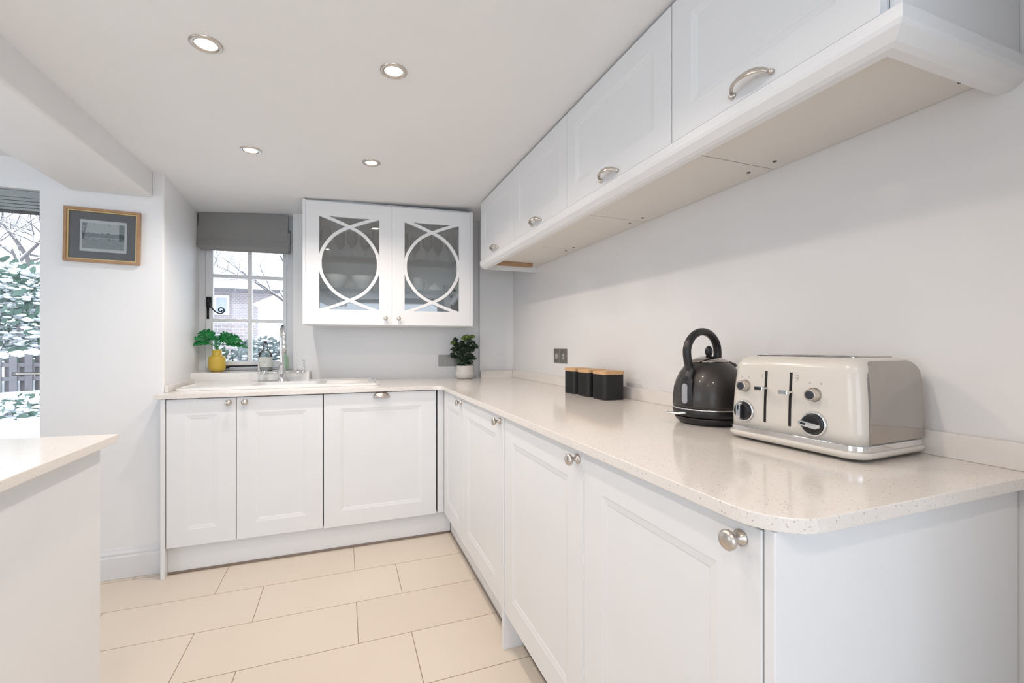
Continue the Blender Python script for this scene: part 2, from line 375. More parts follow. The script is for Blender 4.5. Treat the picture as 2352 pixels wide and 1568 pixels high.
# ------------------------------------------------------------------ door_1 (garden glazing behind the picture wall)
def garden_door():
    Y0 = 3.06
    fr = bmesh.new()
    prism(fr, [(-2.75, .0), (-1.342, .0), (-1.342, 1.998), (-2.75, 1.998)], [[(-2.70, .03), (-1.385, .03), (-1.385, 1.968), (-2.70, 1.968)]], Y0, Y0+.07, XZ)
    d = struct('door_1', fr, M['upvc'], bevel=.003)
    for a, b_ in ((-2.69, -2.045), (-2.04, -1.39)):
        l = bmesh.new(); prism(l, [(a, .04), (b_, .04), (b_, 1.963), (a, 1.963)], [[(a+.085, .22), (b_-.085, .22), (b_-.085, 1.90), (a+.085, 1.90)]], Y0-.01, Y0+.035, XZ)
        lf = obj('door_leaf', l, M['upvc'], d, bevel=.004)
        obj('glass_pane', B(a+.08, b_-.08, Y0+.01, Y0+.014, .215, 1.905), M['pane'], lf)
    h = bmesh.new(); box(h, -1.455, -1.425, Y0-.018, Y0-.01, .93, 1.08); tube(h, smoothpath([(-1.44, Y0-.018, 1.008), (-1.44, Y0-.055, 1.008), (-1.46, Y0-.062, 1.008), (-1.568, Y0-.062, 1.008)], 5), .0085, 10)
    obj('door_handle', h, M['chrome'], d, smooth=True)
garden_door()
b = thing('slatted_blind', 'grey gathered blind across the top of the garden glazing at the left edge', 'blind', (-2.05, 2.81, 1.884))
obj('headrail', B(-.69, .705, -.03, .03, -.034, .0), M['greyblind'], b, bevel=.004)
bm = bmesh.new()
for k in range(4): box(bm, -.685, .703, -.029+.003*k, .029-.003*k, -.0485-.015*k, -.0345-.015*k)
obj('folded_slats', bm, M['greyblind'], b, bevel=.003)
obj('bottom_bar', B(-.685, .703, -.02, .02, -.101, -.0955), M['dark'], b)

# ------------------------------------------------------------------ roman blind in the kitchen window
def roman_blind():
    t = thing('roman_blind', 'charcoal grey linen roman blind folded up at the top of the kitchen window', 'blind', (-.62, 3.425, 1.78), radians(-5.6))
    def sheet(x0, x1, prof, name, z):
        bm = bmesh.new(); prism(bm, prof, [], x0, x1, lambda u, v, w: (w, u, v)); return obj(name, bm, M['linen'], z, bevel=.003)
    sheet(-.270, .266, [(.02, .262), (-.004, .262), (-.010, .20), (-.016, .12), (-.022, .085), (-.018, .078), (0, .09), (.018, .2)], 'panel', t)
    sheet(-.270, .272, [(-.008, .10), (-.016, .083), (-.028, .03), (-.027, .012), (-.018, .006), (.0, .03), (.008, .08)], 'lower_fold', t)
    sheet(-.255, .268, [(-.004, .04), (-.02, .01), (-.018, -.004), (-.006, -.002), (.012, .03)], 'hem', t)
    sheet(-.281, -.264, [(.02, .19), (-.012, .15), (-.02, .09), (-.014, .03), (.01, .02)], 'side_roll', t)
    sheet(.262, .279, [(.02, .17), (-.012, .14), (-.02, .09), (-.014, .01), (.01, .0)], 'side_roll', t)
roman_blind()

# ------------------------------------------------------------------ worktop (one continuous L) with upstands
def arc(cx, cy, r, a0, a1, n=8): return [(cx+r*cos(a0+(a1-a0)*i/n), cy+r*sin(a0+(a1-a0)*i/n)) for i in range(n+1)]
WT = .91
def worktop():
    outer = [(-.868, 2.64), (.500, 2.64)]+[(.52, 2.635), (.54, 2.62), (.547, 2.60)]
    outer += arc(.547+.085, .425+.085, .085, pi, 1.5*pi) + [(1.229, .425), (1.229, yb(1.229)), (-.89, yb(-.89)), (-.855, 2.751), (-.868, 2.751)]
    hole = [(-.51, 2.86), (-.125, 2.86), (-.125, 3.165), (-.51, 3.165)]
    o = obj('worktop', prism(bmesh.new(), outer, [hole], .888, WT), M['quartz'], bevel=.0025)
    tag(o, 'L-shaped speckled cream quartz worktop running under the window and along the right wall', 'worktop')
    u = bmesh.new(); box(u, 1.210, 1.2295, .425, 3.205, WT, .963); obj('upstand', u, M['quartz'], o, bevel=.002)
    u = bmesh.new(); prism(u, [(.965, 3.205), (1.21, 3.188), (1.21, 3.215), (.965, 3.235)], [], WT, .963); obj('upstand', u, M['quartz'], o, bevel=.002)
    u = bmesh.new(); prism(u, [(-.857, 2.752), (-.842, 2.752), (-.872, 3.283), (-.888, 3.283)], [], WT, .944); obj('upstand', u, M['quartz'], o, bevel=.002)
worktop()

# ------------------------------------------------------------------ cabinets
def door_bm(x0, x1, z0, z1, fw=.082, y0=-.02):
    """slab door, front at y0 (towards -y), moulded recessed centre panel"""
    bm = bmesh.new()
    def ring(i, y): return [bm.verts.new((a, y, c)) for a, c in ((x0+i, z0+i), (x1-i, z0+i), (x1-i, z1-i), (x0+i, z1-i))]
    R = [ring(0, 0), ring(0, y0+.0015), ring(.0015, y0), ring(fw, y0), ring(fw+.003, y0+.0010), ring(fw+.017, y0+.0030), ring(fw+.019, y0+.0042)]
    for a, b_ in zip(R, R[1:]):
        for i in range(4): bm.faces.new((a[i], a[(i+1) % 4], b_[(i+1) % 4], b_[i]))
    bm.faces.new(R[-1]); bm.faces.new(list(reversed(R[0])))
    return bm
def knob_bm(x, z, y=-.02, s=1):
    prof = [(.0125, 0), (.0125, .003), (.0075, .006), (.0055, .012), (.0065, .018), (.0125, .021), (.0155, .025), (.0155, .029), (.012, .033), (.004, .0345)]
    return lathe(bmesh.new(), [(r*s, h*s) for r, h in prof], 28, (x, y, z), '-y')
def bow_bm(x, z, y=-.02, w=.048):
    bm = bmesh.new(); n = 22; rows = []
    for i in range(n+1):
        t = pi*i/n; px = -w*cos(t); out = .026*sin(t)**.8; up = .013*sin(t); hw = .0055+.0085*sin(t)**2
        cen = Vector((x+px, y-.003-out, z+up)); nrm = Vector((0, -.72, .69)); side = Vector((0, .69, .72))
        r = []
        for k in range(10):
            a = 2*pi*k/10; r.append(bm.verts.new(cen+side*hw*cos(a)*1.0+nrm*.0032*sin(a)-nrm*.004*(cos(a)**2)))
        rows.append(r)
    for a, b_ in zip(rows, rows[1:]):
        for k in range(10): bm.faces.new((a[k], a[(k+1) % 10], b_[(k+1) % 10], b_[k]))
    bm.faces.new(rows[0]); bm.faces.new(rows[-1])
    for s in (-1, 1): lathe(bm, [(.0065, -.001), (.0065, .004), (.004, .007)], 14, (x+s*w, y, z-.001), '-y'); ball(bm, (x+s*(w+.003), y-.006, z-.003), .0062)
    return bm
def cup_bm(x, z, y=-.02, a=.047, h=.032, d=.024):
    bm = bmesh.new(); rows = []
    for i in range(25):
        al = pi*i/24; r = []
        for k in range(9):
            be = pi/2*k/8; r.append(bm.verts.new((x-a*cos(al), y-d*sin(al)**.9*cos(be)-.0005, z+h*sin(al)*sin(be))))
        rows.append(r)
    for p, q in zip(rows, rows[1:]):
        for k in range(8): bm.faces.new((p[k], p[k+1], q[k+1], q[k]))
    bmesh.ops.remove_doubles(bm, verts=bm.verts, dist=1e-5)
    return bm
R90 = -pi/2
def base_unit(name, label, loc, rz, w, doors, group=None, z0=.145, depth=.555, zt=.886, dz1=.882):
    t = thing(name, label, 'cabinet', loc, rz, group)
    c = bmesh.new(); box(c, .002, w-.002, .001, depth, z0+.004, zt)
    for v in c.verts: pass
    obj('body', c, M['cab'], t)
    for (a, b_, kx) in doors:
        d = obj('door', door_bm(a+.0015, b_-.0015, z0, dz1), M['cab'], t)
        if kx is not None: obj('knob', knob_bm(kx, .858), M['nickel'], d, smooth=True)
    return t
# back run: fronts at y=2.66 (door faces)
YB = 2.68
base_unit('base_cabinet', 'white base cabinet at the left end under the sink, knob at its top right', (-.824, YB, 0), 0, .303, [(0, .303, .271)])
base_unit('base_cabinet', 'white base cabinet left of the dishwasher front, knob at its top left corner', (-.521, YB, 0), 0, .414, [(0, .414, .041)], zt=.72)
t = thing('dishwasher', 'integrated dishwasher behind a white panel door with a nickel cup handle', 'dishwasher', (-.107, YB, 0))
obj('body', B(.006, .624, .012, .55, .145, .872), M['dark'], t)
dd = obj('door', door_bm(.004, .626, .142, .883, fw=.085, y0=-.022), M['cab'], t)
obj('cup_handle', cup_bm(.31, .854, y=-.022), M['nickel'], dd, smooth=True, solid=.002)
t = tag(obj('corner_post', B(.529, .569, 2.664, 2.70, .142, .886), M['cab'], bevel=.002), 'narrow white corner post between the dishwasher and the right hand cabinets', 'panel')
tag(obj('end_panel', B(-.844, -.8255, 2.652, 2.7495, 0, .887), M['cab'], bevel=.002), 'white end panel reaching the floor at the left end of the sink run', 'panel')
def plinth(name, label, bm, bm2):
    t = thing(name, label, 'plinth'); obj('board', bm, M['cab'], t); obj('bottom_seal', bm2, M['plinth_seal'], t, label='dark bottom sealing strip'); return t
plinth('plinth', 'white plinth with dark seal under the sink cabinets and dishwasher', B(-.8250, .614, 2.697, 2.712, .012, .142), B(-.8250, .612, 2.6935, 2.7105, 0, .0125))
# right run: fronts face -x; local x runs towards the camera
XR = .587
base_unit('base_cabinet', 'white base cabinet nearest the inside corner on the right hand run', (XR, 2.655, 0), R90, .457, [(0, .457, .421)])
base_unit('base_cabinet', 'white base cabinet second from the corner on the right hand run', (XR, 2.198, 0), R90, .600, [(0, .600, .570)])
base_unit('base_cabinet', 'white base cabinet standing beyond the floor-length filler, third from the corner', (XR, 1.5798, 0), R90, .5948, [(0, .5948, .565)])
base_unit('base_cabinet', 'white base cabinet beside the end panel nearest the camera with a large knob', (XR, .985, 0), R90, .512, [(0, .512, .475)])
plinth('plinth', 'white plinth with dark seal along the far part of the right hand run', B(.616, .630, 1.601, 2.6935, .012, .142), B(.6125, .6285, 1.601, 2.6935, 0, .0125))
plinth('plinth', 'white set-back plinth under the two nearest right hand cabinets', B(.650, .664, .476, 1.576, .012, .142), B(.6465, .6625, .476, 1.576, 0, .0125))
tag(obj('filler_panel', B(.563, .655, 1.5800, 1.5975, 0, .886), M['cab'], bevel=.002), 'white filler panel reaching the floor between second and third right hand cabinets', 'panel')
tag(obj('end_panel', B(.569, 1.213, .4545, .4725, 0, .887), M['cab'], bevel=.002), 'large white end panel closing the right hand run nearest the camera', 'panel')
struct('trim_4', B(1.2135, 1.2295, .46, .474, 0, .887), M['cab'])

# wall units, right run
XW = .86
def wall_unit(label, y_far, w):
    t = thing('wall_cabinet', label, 'wall cabinet', (XW, y_far, 1.70), R90)
    bm = bmesh.new(); box(bm, .001, w-.001, .001, .368, .012, .385)
    obj('body', bm, M['cab'], t)
    und = bmesh.new(); box(und, .002, w-.002, .03, .368, -.012, .0115)
    u = obj('underside_board', und, M['under'], t)
    for x in (.045, w-.045): obj('screw_cap', lathe(bmesh.new(), [(.0055, -.0140), (.0055, -.0122)], 12, (x, .315, 0)), M['dark'], u)
    d = obj('door', door_bm(.0015, w-.0015, .004, .384, fw=.072), M['cab'], t)
    obj('bow_handle', bow_bm(w/2+.003, .026), M['nickel'], d, smooth=True)
    return t
wall_unit('white wall cabinet at the far corner end of the right hand wall run', 2.790, .594)
wall_unit('white wall cabinet second from the far corner, above the canisters', 2.196, .600)
wall_unit('white wall cabinet second nearest the camera on the right hand wall run', 1.596, .612)
wall_unit('white wall cabinet nearest the camera, cut by the top of the picture', .984, .508)
tag(obj('end_panel', B(.862, 1.2295, .4575, .4755, 1.70, 2.084), M['cab'], bevel=.0015), 'white panel closing the near end of the wall cabinets above the toaster', 'panel')
# light rail along the front and returning at the near end
def light_rail():
    prof = [(0, 0), (.0, -.022), (.003, -.030), (.020, -.044), (.030, -.048), (.048, -.048), (.052, -.044), (.052, 0)]
    bm = bmesh.new(); outs = []
    path = [((.834, 2.792), (1, 0)), ((.834, .442), (1, 1)), ((1.2295, .442), (0, 1))]
    for (px, py), (dx, dy) in path: outs.append([bm.verts.new((px+u*dx, py+u*dy, 1.700+v)) for u, v in prof])
    for a, b_ in zip(outs, outs[1:]):
        for i in range(len(prof)): bm.faces.new((a[i], a[(i+1) % len(prof)], b_[(i+1) % len(prof)], b_[i]))
    bm.faces.new(outs[0]); bm.faces.new(outs[-1])
    box(bm, .8855, 1.2295, 2.776, 2.792, 1.652, 1.690)
    return bm
tag(obj('light_rail', light_rail(), M['cab']), 'white moulded light rail edging the underside of the right hand wall cabinets', 'rail')
bt = bmesh.new()
box(bt, .895, 1.15, 2.655, 2.690, 1.664, 1.6875)
tag(obj('wood_batten', bt, M['wood'], bevel=.002), 'bare brown wooden batten under the far end of the wall cabinets', 'batten')

# ------------------------------------------------------------------ glazed wall cabinet on the back wall
def glazed_cabinet():
    ang = math.atan(-.08)
    t = thing('glazed_wall_cabinet', 'white wall cabinet with two lattice glass doors hanging right of the window', 'wall cabinet', (-.236, 3.031, 1.283), ang)
    w, h, dp = 1.064, .772, .27
    bm = bmesh.new()
    box(bm, 0, .016, -.02, dp, 0, h+.004); box(bm, w-.016, w, -.02, dp, 0, h+.004)
    box(bm, .0155, w-.0155, .002, dp, 0, .016); box(bm, .0155, w-.0155, .03, dp, h-.02, h+.004)
    obj('body', bm, M['cab'], t, bevel=.0015)
    obj('lining', B(.016, w-.016, dp-.012, dp-.001, .016, h-.02), M['cablining'], t)
    obj('top_filler', B(.004, w-.004, .012, .03, h-.02, h+.016), M['cablining'], t)
    for z in (.233, .437):
        bm = bmesh.new(); box(bm, .017, w-.017, .02, dp-.013, z, z+.006)
        s = obj('glass_shelf', bm, M['shelf'], t)
        obj('front_edge', B(.017, w-.017, .0185, .0199, z, z+.006), M['shelfedge'], s)
    for k, (a, b_) in enumerate(((.0165, .531), (.533, w-.0165))):
        mid = (a+b_)/2; hw = .179; z0, z1 = .095, .677
        bm = bmesh.new()
        prism(bm, [(a, .002), (b_, .002), (b_, h-.004), (a, h-.004)], [rrect(mid-hw, mid+hw, z0, z1, .006)], -.020, 0, XZ)
        # two crossing bowed strips
        zm = .386
        for s in (1, -1):
            hp = [(-1.3, .318), (-1.0, .300), (-.54, .2716), (0, .2315), (.30, .205), (.56, .169), (.78, .118), (.93, .062)]
            pts = [(u, zm+z) for u, z in hp]+[(.972, zm)]+[(u, zm-z) for u, z in reversed(hp)]
            P = smoothpath([(mid+s*u*hw*(1.0 if abs(u) > .9 else 1), 0, z) for u, z in pts], 7)
            hwid = .0095; A_, B_ = [], []
            for i, p in enumerate(P):
                tt = (P[min(i+1, len(P)-1)]-P[max(i-1, 0)]).normalized(); nn = Vector((tt.z, 0, -tt.x))
                q1, q2 = p+nn*hwid, p-nn*hwid
                for q in (q1, q2): q.x = max(mid-hw-.004, min(mid+hw+.004, q.x)); q.z = max(z0-.004, min(z1+.004, q.z))
                A_.append(q1); B_.append(q2)
            ya, yc = -.0198+(.0001 if s > 0 else 0), -.004
            va = [[bm.verts.new((q.x, y, q.z)) for q in L_] for L_ in (A_, B_) for y in (ya, yc)]
            for i in range(len(P)-1):
                for p_, q_ in ((0, 2), (2, 3), (3, 1), (1, 0)): bm.faces.new((va[p_][i], va[p_][i+1], va[q_][i+1], va[q_][i]))
        d = obj('door', bm, M['cab'], t, bevel=.0012)
        obj('smoked_glass', B(mid-hw-.012, mid+hw+.012, -.0035, .0, z0-.012, z1+.012), M['smoked'], d)
        obj('knob', knob_bm(.492 if k == 0 else .574, .044, -.02, .85), M['nickel'], d, smooth=True)
    return t
gc = glazed_cabinet()
# crockery inside (own things standing on the shelves)
def ingc(lx, ly, z):   # cabinet coordinates to world
    a = math.atan(-.08); return (-.236+lx*cos(a)-ly*sin(a), 3.031+lx*sin(a)+ly*cos(a), 1.283+z)
for i, (lx, lab) in enumerate(((.175, 'left one of two white bowls on the lower shelf behind the left glass door'), (.350, 'right one of two white bowls on the lower shelf behind the left glass door'))):
    bm = lathe(bmesh.new(), [(.001, .003), (.035, .0), (.036, .004), (.058, .03), (.072, .062), (.076, .09), (.073, .09), (.068, .062), (.052, .03), (.03, .01), (.001, .008)], 36, cap=False)
    o = obj('bowl', bm, M['china'], smooth=True); o.location = ingc(lx, .12, .2391); tag(o, lab, 'bowl', 'bowls behind the left glass door')
def mug(name, lab, pos, r, h, cat, hside=1):
    t = thing(name, lab, cat, pos)
    obj('body', lathe(bmesh.new(), [(r*.85, 0), (r, .01), (r, h*.8), (r*.94, h), (r*.88, h), (r*.92, h*.7), (r*.9, .012), (.001, .01)], 32), M['china'], t, smooth=True)
    obj('handle', tube(bmesh.new(), smoothpath([(hside*r*.97, 0, h*.82), (hside*(r+.02), 0, h*.78), (hside*(r+.026), 0, h*.5), (hside*(r+.015), 0, h*.22), (hside*r*.98, 0, h*.2)], 5), .0045, 10), M['china'], t, smooth=True)
mug('jug', 'white jug on the lower shelf behind the right glass door, left of the butter dish', ingc(.705, .13, .2391), .038, .098, 'jug')
mug('mug', 'white mug half hidden left of the jug behind the right glass door', ingc(.618, .15, .2391), .034, .085, 'mug', 1)
t = thing('butter_dish', 'white domed butter dish on the lower shelf behind the right glass door', 'butter dish', ingc(.822, .11, .2391))
obj('plate', lathe(bmesh.new(), [(.03, 0), (.06, .006), (.062, .009), (.03, .006), (.001, .006)], 32), M['ceramic'], t, smooth=True)
obj('dome', lathe(bmesh.new(), [(.045, .008), (.043, .03), (.03, .048), (.008, .056), (.007, .064), (.001, .067)], 32), M['ceramic'], t, smooth=True)
for lx, lab in ((.895, 'small clear glass right of the butter dish behind the right glass door'), (.945, 'small clear glass at the right end of the lower cabinet shelf')):
    o = obj('small_glass', lathe(bmesh.new(), [(.016, 0), (.02, .05), (.019, .05), (.015, .004), (.001, .004)], 20), M['clear'], smooth=True); o.location = ingc(lx, .10, .2391); tag(o, lab, 'glass')
for i, (lx, ly) in enumerate(((.12, .10), (.20, .17), (.28, .10), (.36, .17), (.44, .10), (.61, .10), (.69, .17), (.77, .10), (.85, .17), (.93, .10))):
    bm = lathe(bmesh.new(), [(.030, 0), (.030, .003), (.004, .007), (.0035, .06), (.012, .075), (.033, .105), (.036, .14), (.030, .185), (.029, .185), (.034, .14), (.031, .107), (.001, .08)], 24)
    o = obj('wine_glass', bm, M['clear'], smooth=True); o.location = ingc(lx, ly, .4431)
    tag(o, 'clear stemmed wine glass on the top cabinet shelf behind the '+('left' if i < 5 else 'right')+' glass door', 'glass', 'wine glasses behind the '+('left' if i < 5 else 'right')+' door')

# ------------------------------------------------------------------ sink and tap
def sink():
    t = thing('sink', 'white ceramic inset sink with drainer in the worktop below the window', 'sink', (0, 0, WT))
    bm = bmesh.new(); x0, x1, y0, y1 = -.838, .205, 2.815, 3.262
    bx0, bx1, by0, by1 = -.495, -.14, 2.875, 3.15
    hb = rrect(bx0, bx1, by0, by1, .05)
    prism(bm, rrect(x0, x1, y0, y1, .03), [list(reversed(hb))], .0003, .0125)
    obj('rim', bm, M['ceramic'], t, bevel=.004)
    b2 = bmesh.new(); top = [b2.verts.new((p[0], p[1], .0123)) for p in hb]
    lo = [b2.verts.new((bx0+.02+(p[0]-bx0)*(1-.04/(bx1-bx0)), by0+.02+(p[1]-by0)*(1-.04/(by1-by0)), -.17)) for p in hb]
    n = len(hb)
    for i in range(n): b2.faces.new((top[i], top[(i+1) % n], lo[(i+1) % n], lo[i]))
    b2.faces.new(lo); obj('bowl', b2, M['ceramic'], t, solid=.004)
    b3 = bmesh.new()
    for k in range(7):
        yy = 2.88+k*.042; tube(b3, [(-.10, yy, .0115), (.15, yy, .0115)], .0042, 8)
    tube(b3, [(-.818, 2.835, .012), (.185, 2.835, .012), (.185, 3.245, .012), (-.818, 3.245, .012), (-.818, 2.835, .012)], .006, 8)
    obj('drainer_ribs', b3, M['ceramic'], t, smooth=True)
sink()
def tap():
    t = thing('mixer_tap', 'chrome swan-neck mixer tap with two side levers on the sink below the window', 'tap', (-.372, 3.19, WT+.0125))
    obj('body', lathe(bmesh.new(), [(.030, 0), (.030, .004), (.022, .010), (.019, .03), (.026, .045), (.027, .06), (.020, .075), (.017, .10), (.012, .115)], 30), M['chrome'], t, smooth=True)
    bm = tube(bmesh.new(), [(-.115, 0, .058), (.115, 0, .058)], [.010, .010], 14)
    for s in (-1, 1):
        lathe(bm, [(.013, 0), (.018, .008), (.018, .022), (.012, .03)], 18, (s*.098-.0, 0, .043)); ball(bm, (s*.125, 0, .058), .013)
    obj('cross_arm', bm, M['chrome'], t, smooth=True)
    for s in (-1, 1):
        bm = bmesh.new(); tube(bm, smoothpath([(s*.125, 0, .06), (s*.131, -.004, .09), (s*.128, -.012, .125)], 4), [.006]*4+[.0045]*4+[.0065], 10); ball(bm, (s*.128, -.012, .128), .009)
        obj('lever', bm, M['chrome'], t, smooth=True)
    path = [(0, 0, .11), (-.002, 0, .20), (-.002, 0, .285), (.002, -.02, .332), (.012, -.065, .352), (.022, -.11, .332), (.028, -.135, .285), (.030, -.14, .235)]
    bm = tube(bmesh.new(), smoothpath(path, 6), .0125, 18); lathe(bm, [(.015, 0), (.0165, .006), (.0165, .02), (.014, .03)], 18, (.030, -.14, .208))
    obj('spout', bm, M['chrome'], t, smooth=True)
tap()

# ------------------------------------------------------------------ window sill objects
SZ = .9812
def vase_plant():
    t = thing('potted_monstera', 'artificial monstera leaves in a mustard yellow vase on the window sill', 'plant', (-.775, 3.40, SZ))
    obj('vase', lathe(bmesh.new(), [(.030, 0), (.034, .004), (.047, .014), (.049, .03), (.049, .085), (.045, .098), (.029, .108), (.027, .115), (.027, .145), (.023, .145), (.023, .11), (.001, .10)], 36), M['yellow'], t, smooth=True)
    rnd = random.Random(4)
    spec = [(150, 55, .12, .085), (200, 35, .12, .045), (175, 14, .12, .04), (20, 44, .11, .06), (345, 28, .12, .055), (-60, 35, .08, .07), (8, 8, .13, .04), (250, 50, .10, .07), (100, 40, .10, .06), (-20, 62, .09, .06), (215, 15, .10, .045)]
    for az, el, ln, wd in spec:
        a, e = radians(az), radians(el)
        dx, dy, dz = cos(a)*cos(e), sin(a)*cos(e)*.5, sin(e)
        base = Vector((0, 0, .135)); tip0 = base+Vector((dx, dy, dz))*.05+Vector((0, 0, .035))
        s = tube(bmesh.new(), smoothpath([base, base+Vector((dx*.01, dy*.01, .03)), tip0], 4), .0018, 6)
        st = obj('stem', s, M['leaf'], t, smooth=True)
        d = Vector((dx, dy, dz*.6)).normalized(); nv = Vector((.25+rnd.uniform(-.3, .3), -1, .75+rnd.uniform(-.35, .35))).normalized(); side = d.cross(nv).normalized(); up = side.cross(d)
        bm = bmesh.new(); n = 20; mid = []
        for i in range(n+1):
            q = i/n; mid.append(bm.verts.new(tip0+d*ln*q-Vector((0, 0, 1))*.035*q*q))
        for s_ in (-1, 1):
            edge = []
            for i in range(n+1):
                q = i/n; w_ = wd*.5*(sin(pi*min(1, q*.93+.07))**.7)*(1.15-.5*q)
                if i % 5 in (3,) and 2 < i < n-2: w_ *= .35
                edge.append(bm.verts.new(mid[i].co+side*s_*w_+d*.35*w_*(1 if q < .9 else 0)+up*.22*w_))
            for i in range(n): bm.faces.new((mid[i], mid[i+1], edge[i+1], edge[i]))
        obj('leaf', bm, M['leaf'], t, smooth=True, solid=.0008)
vase_plant()
t = thing('soap_bottle', 'clear glass bottle with a pale label on the sill left of the tap', 'bottle', (-.492, 3.375, SZ))
obj('bottle_body', lathe(bmesh.new(), [(.036, 0), (.041, .004), (.042, .10), (.037, .122), (.022, .137), (.015, .145), (.0135, .175), (.016, .178), (.016, .184), (.010, .184)], 36), M['bottle'], t, smooth=True)
obj('label', lathe(bmesh.new(), [(.0425, .028), (.0428, .03), (.0428, .092), (.0425, .094)], 36, cap=False), M['label'], t, smooth=True, label='pale paper label')
obj('liquid', lathe(bmesh.new(), [(.034, .006), (.038, .01), (.038, .085), (.02, .086)], 30), M['label'], t, smooth=True)
bm = bmesh.new(); ball(bm, (0, -.0432, .066), .0055, (1, .15, 1)); box(bm, -.0008, .0008, -.0437, -.0427, .05, .066)
obj('label_mark', bm, M['print'], t)
obj('cap', lathe(bmesh.new(), [(.010, .1845), (.0105, .186), (.0105, .197), (.007, .20)], 18), M['black'], t, smooth=True)
t = thing('green_bottle', 'small green bottle standing behind the tap at the right of the sill', 'bottle', (-.375, 3.372, SZ))
obj('bottle_body', lathe(bmesh.new(), [(.020, 0), (.024, .004), (.024, .085), (.018, .102), (.009, .110), (.009, .118)], 28), M['greenglass'], t, smooth=True)
obj('cap', lathe(bmesh.new(), [(.0105, .1185), (.0105, .135), (.008, .137)], 18), M['nickel'], t, smooth=True)

# ------------------------------------------------------------------ picture
def picture():
    t = thing('framed_picture', 'oak framed landscape engraving with grey mount on the wall beside the garden glazing', 'picture', (-1.101, 2.749, 1.685))
    t.rotation_euler = (0, radians(1.0), 0)
    w, h = .148, .131
    def ring(a, b_, y0, y1, m, nm, par, bev=0):
        bm = prism(bmesh.new(), [(-a[0], -a[1]), (a[0], -a[1]), (a[0], a[1]), (-a[0], a[1])], [[(-b_[0], -b_[1]), (b_[0], -b_[1]), (b_[0], b_[1]), (-b_[0], b_[1])]], y0, y1, XZ)
        return obj(nm, bm, m, par, bevel=bev)
    ring((w, h), (w-.012, h-.012), -.020, -.001, M['oak'], 'frame', t, .002)
    ring((w-.012, h-.012), (w-.018, h-.018), -.015, -.001, M['gold'], 'slip', t, .001)
    obj('backing', B(-w+.018, w-.018, -.0030, -.001, -h+.018, h-.018), M['mount'], t)
    ring((w-.0185, h-.0185), (.092, .077), -.0060, -.0031, M['mount'], 'mount', t)
    p = obj('paper', B(-.0915, .0915, -.0045, -.0031, -.0765, .0765), M['paper'], t)
    obj('print', B(-.082, .082, -.0052, -.0046, -.062, .062), M['engraving'], p)
    obj('glazing', B(-w+.019, w-.019, -.0085, -.0075, -h+.019, h-.019), M['pane'], t)
picture()

# ------------------------------------------------------------------ canisters
def canister(lab, y, sl):
    t = thing('canister', lab, 'canister', (1.066, y, WT+.0003), 0, 'black canisters on the worktop')
    bm = prism(bmesh.new(), rrect(0, .104, 0, .104, .014, 5), [], 0, .112); o = obj('tin', bm, M['tin'], t, bevel=.002)
    bm = bmesh.new()
    for k in range(13): box(bm, .014+k*.006, .0172+k*.006, -.0012, .0, .006, .108)
    obj('ribbing', bm, M['tin'], t)
    bm = bmesh.new()
    for k in range(13): box(bm, -.0012, .0, .014+k*.006, .0172+k*.006, .006, .108)
    obj('ribbing', bm, M['tin'], t)
    bm = prism(bmesh.new(), rrect(-.002, .106, -.002, .106, .016, 5), [], .1125, .128); obj('lid', bm, M['bamboo'], t, bevel=.003, label='bamboo lid')
canister('black ribbed canister with bamboo lid, nearest the kettle', 1.672, 0)
canister('black ribbed canister with bamboo lid, middle of the three', 1.812, 0)
canister('black ribbed canister with bamboo lid, farthest of the three beside the wall socket', 1.948, 0)

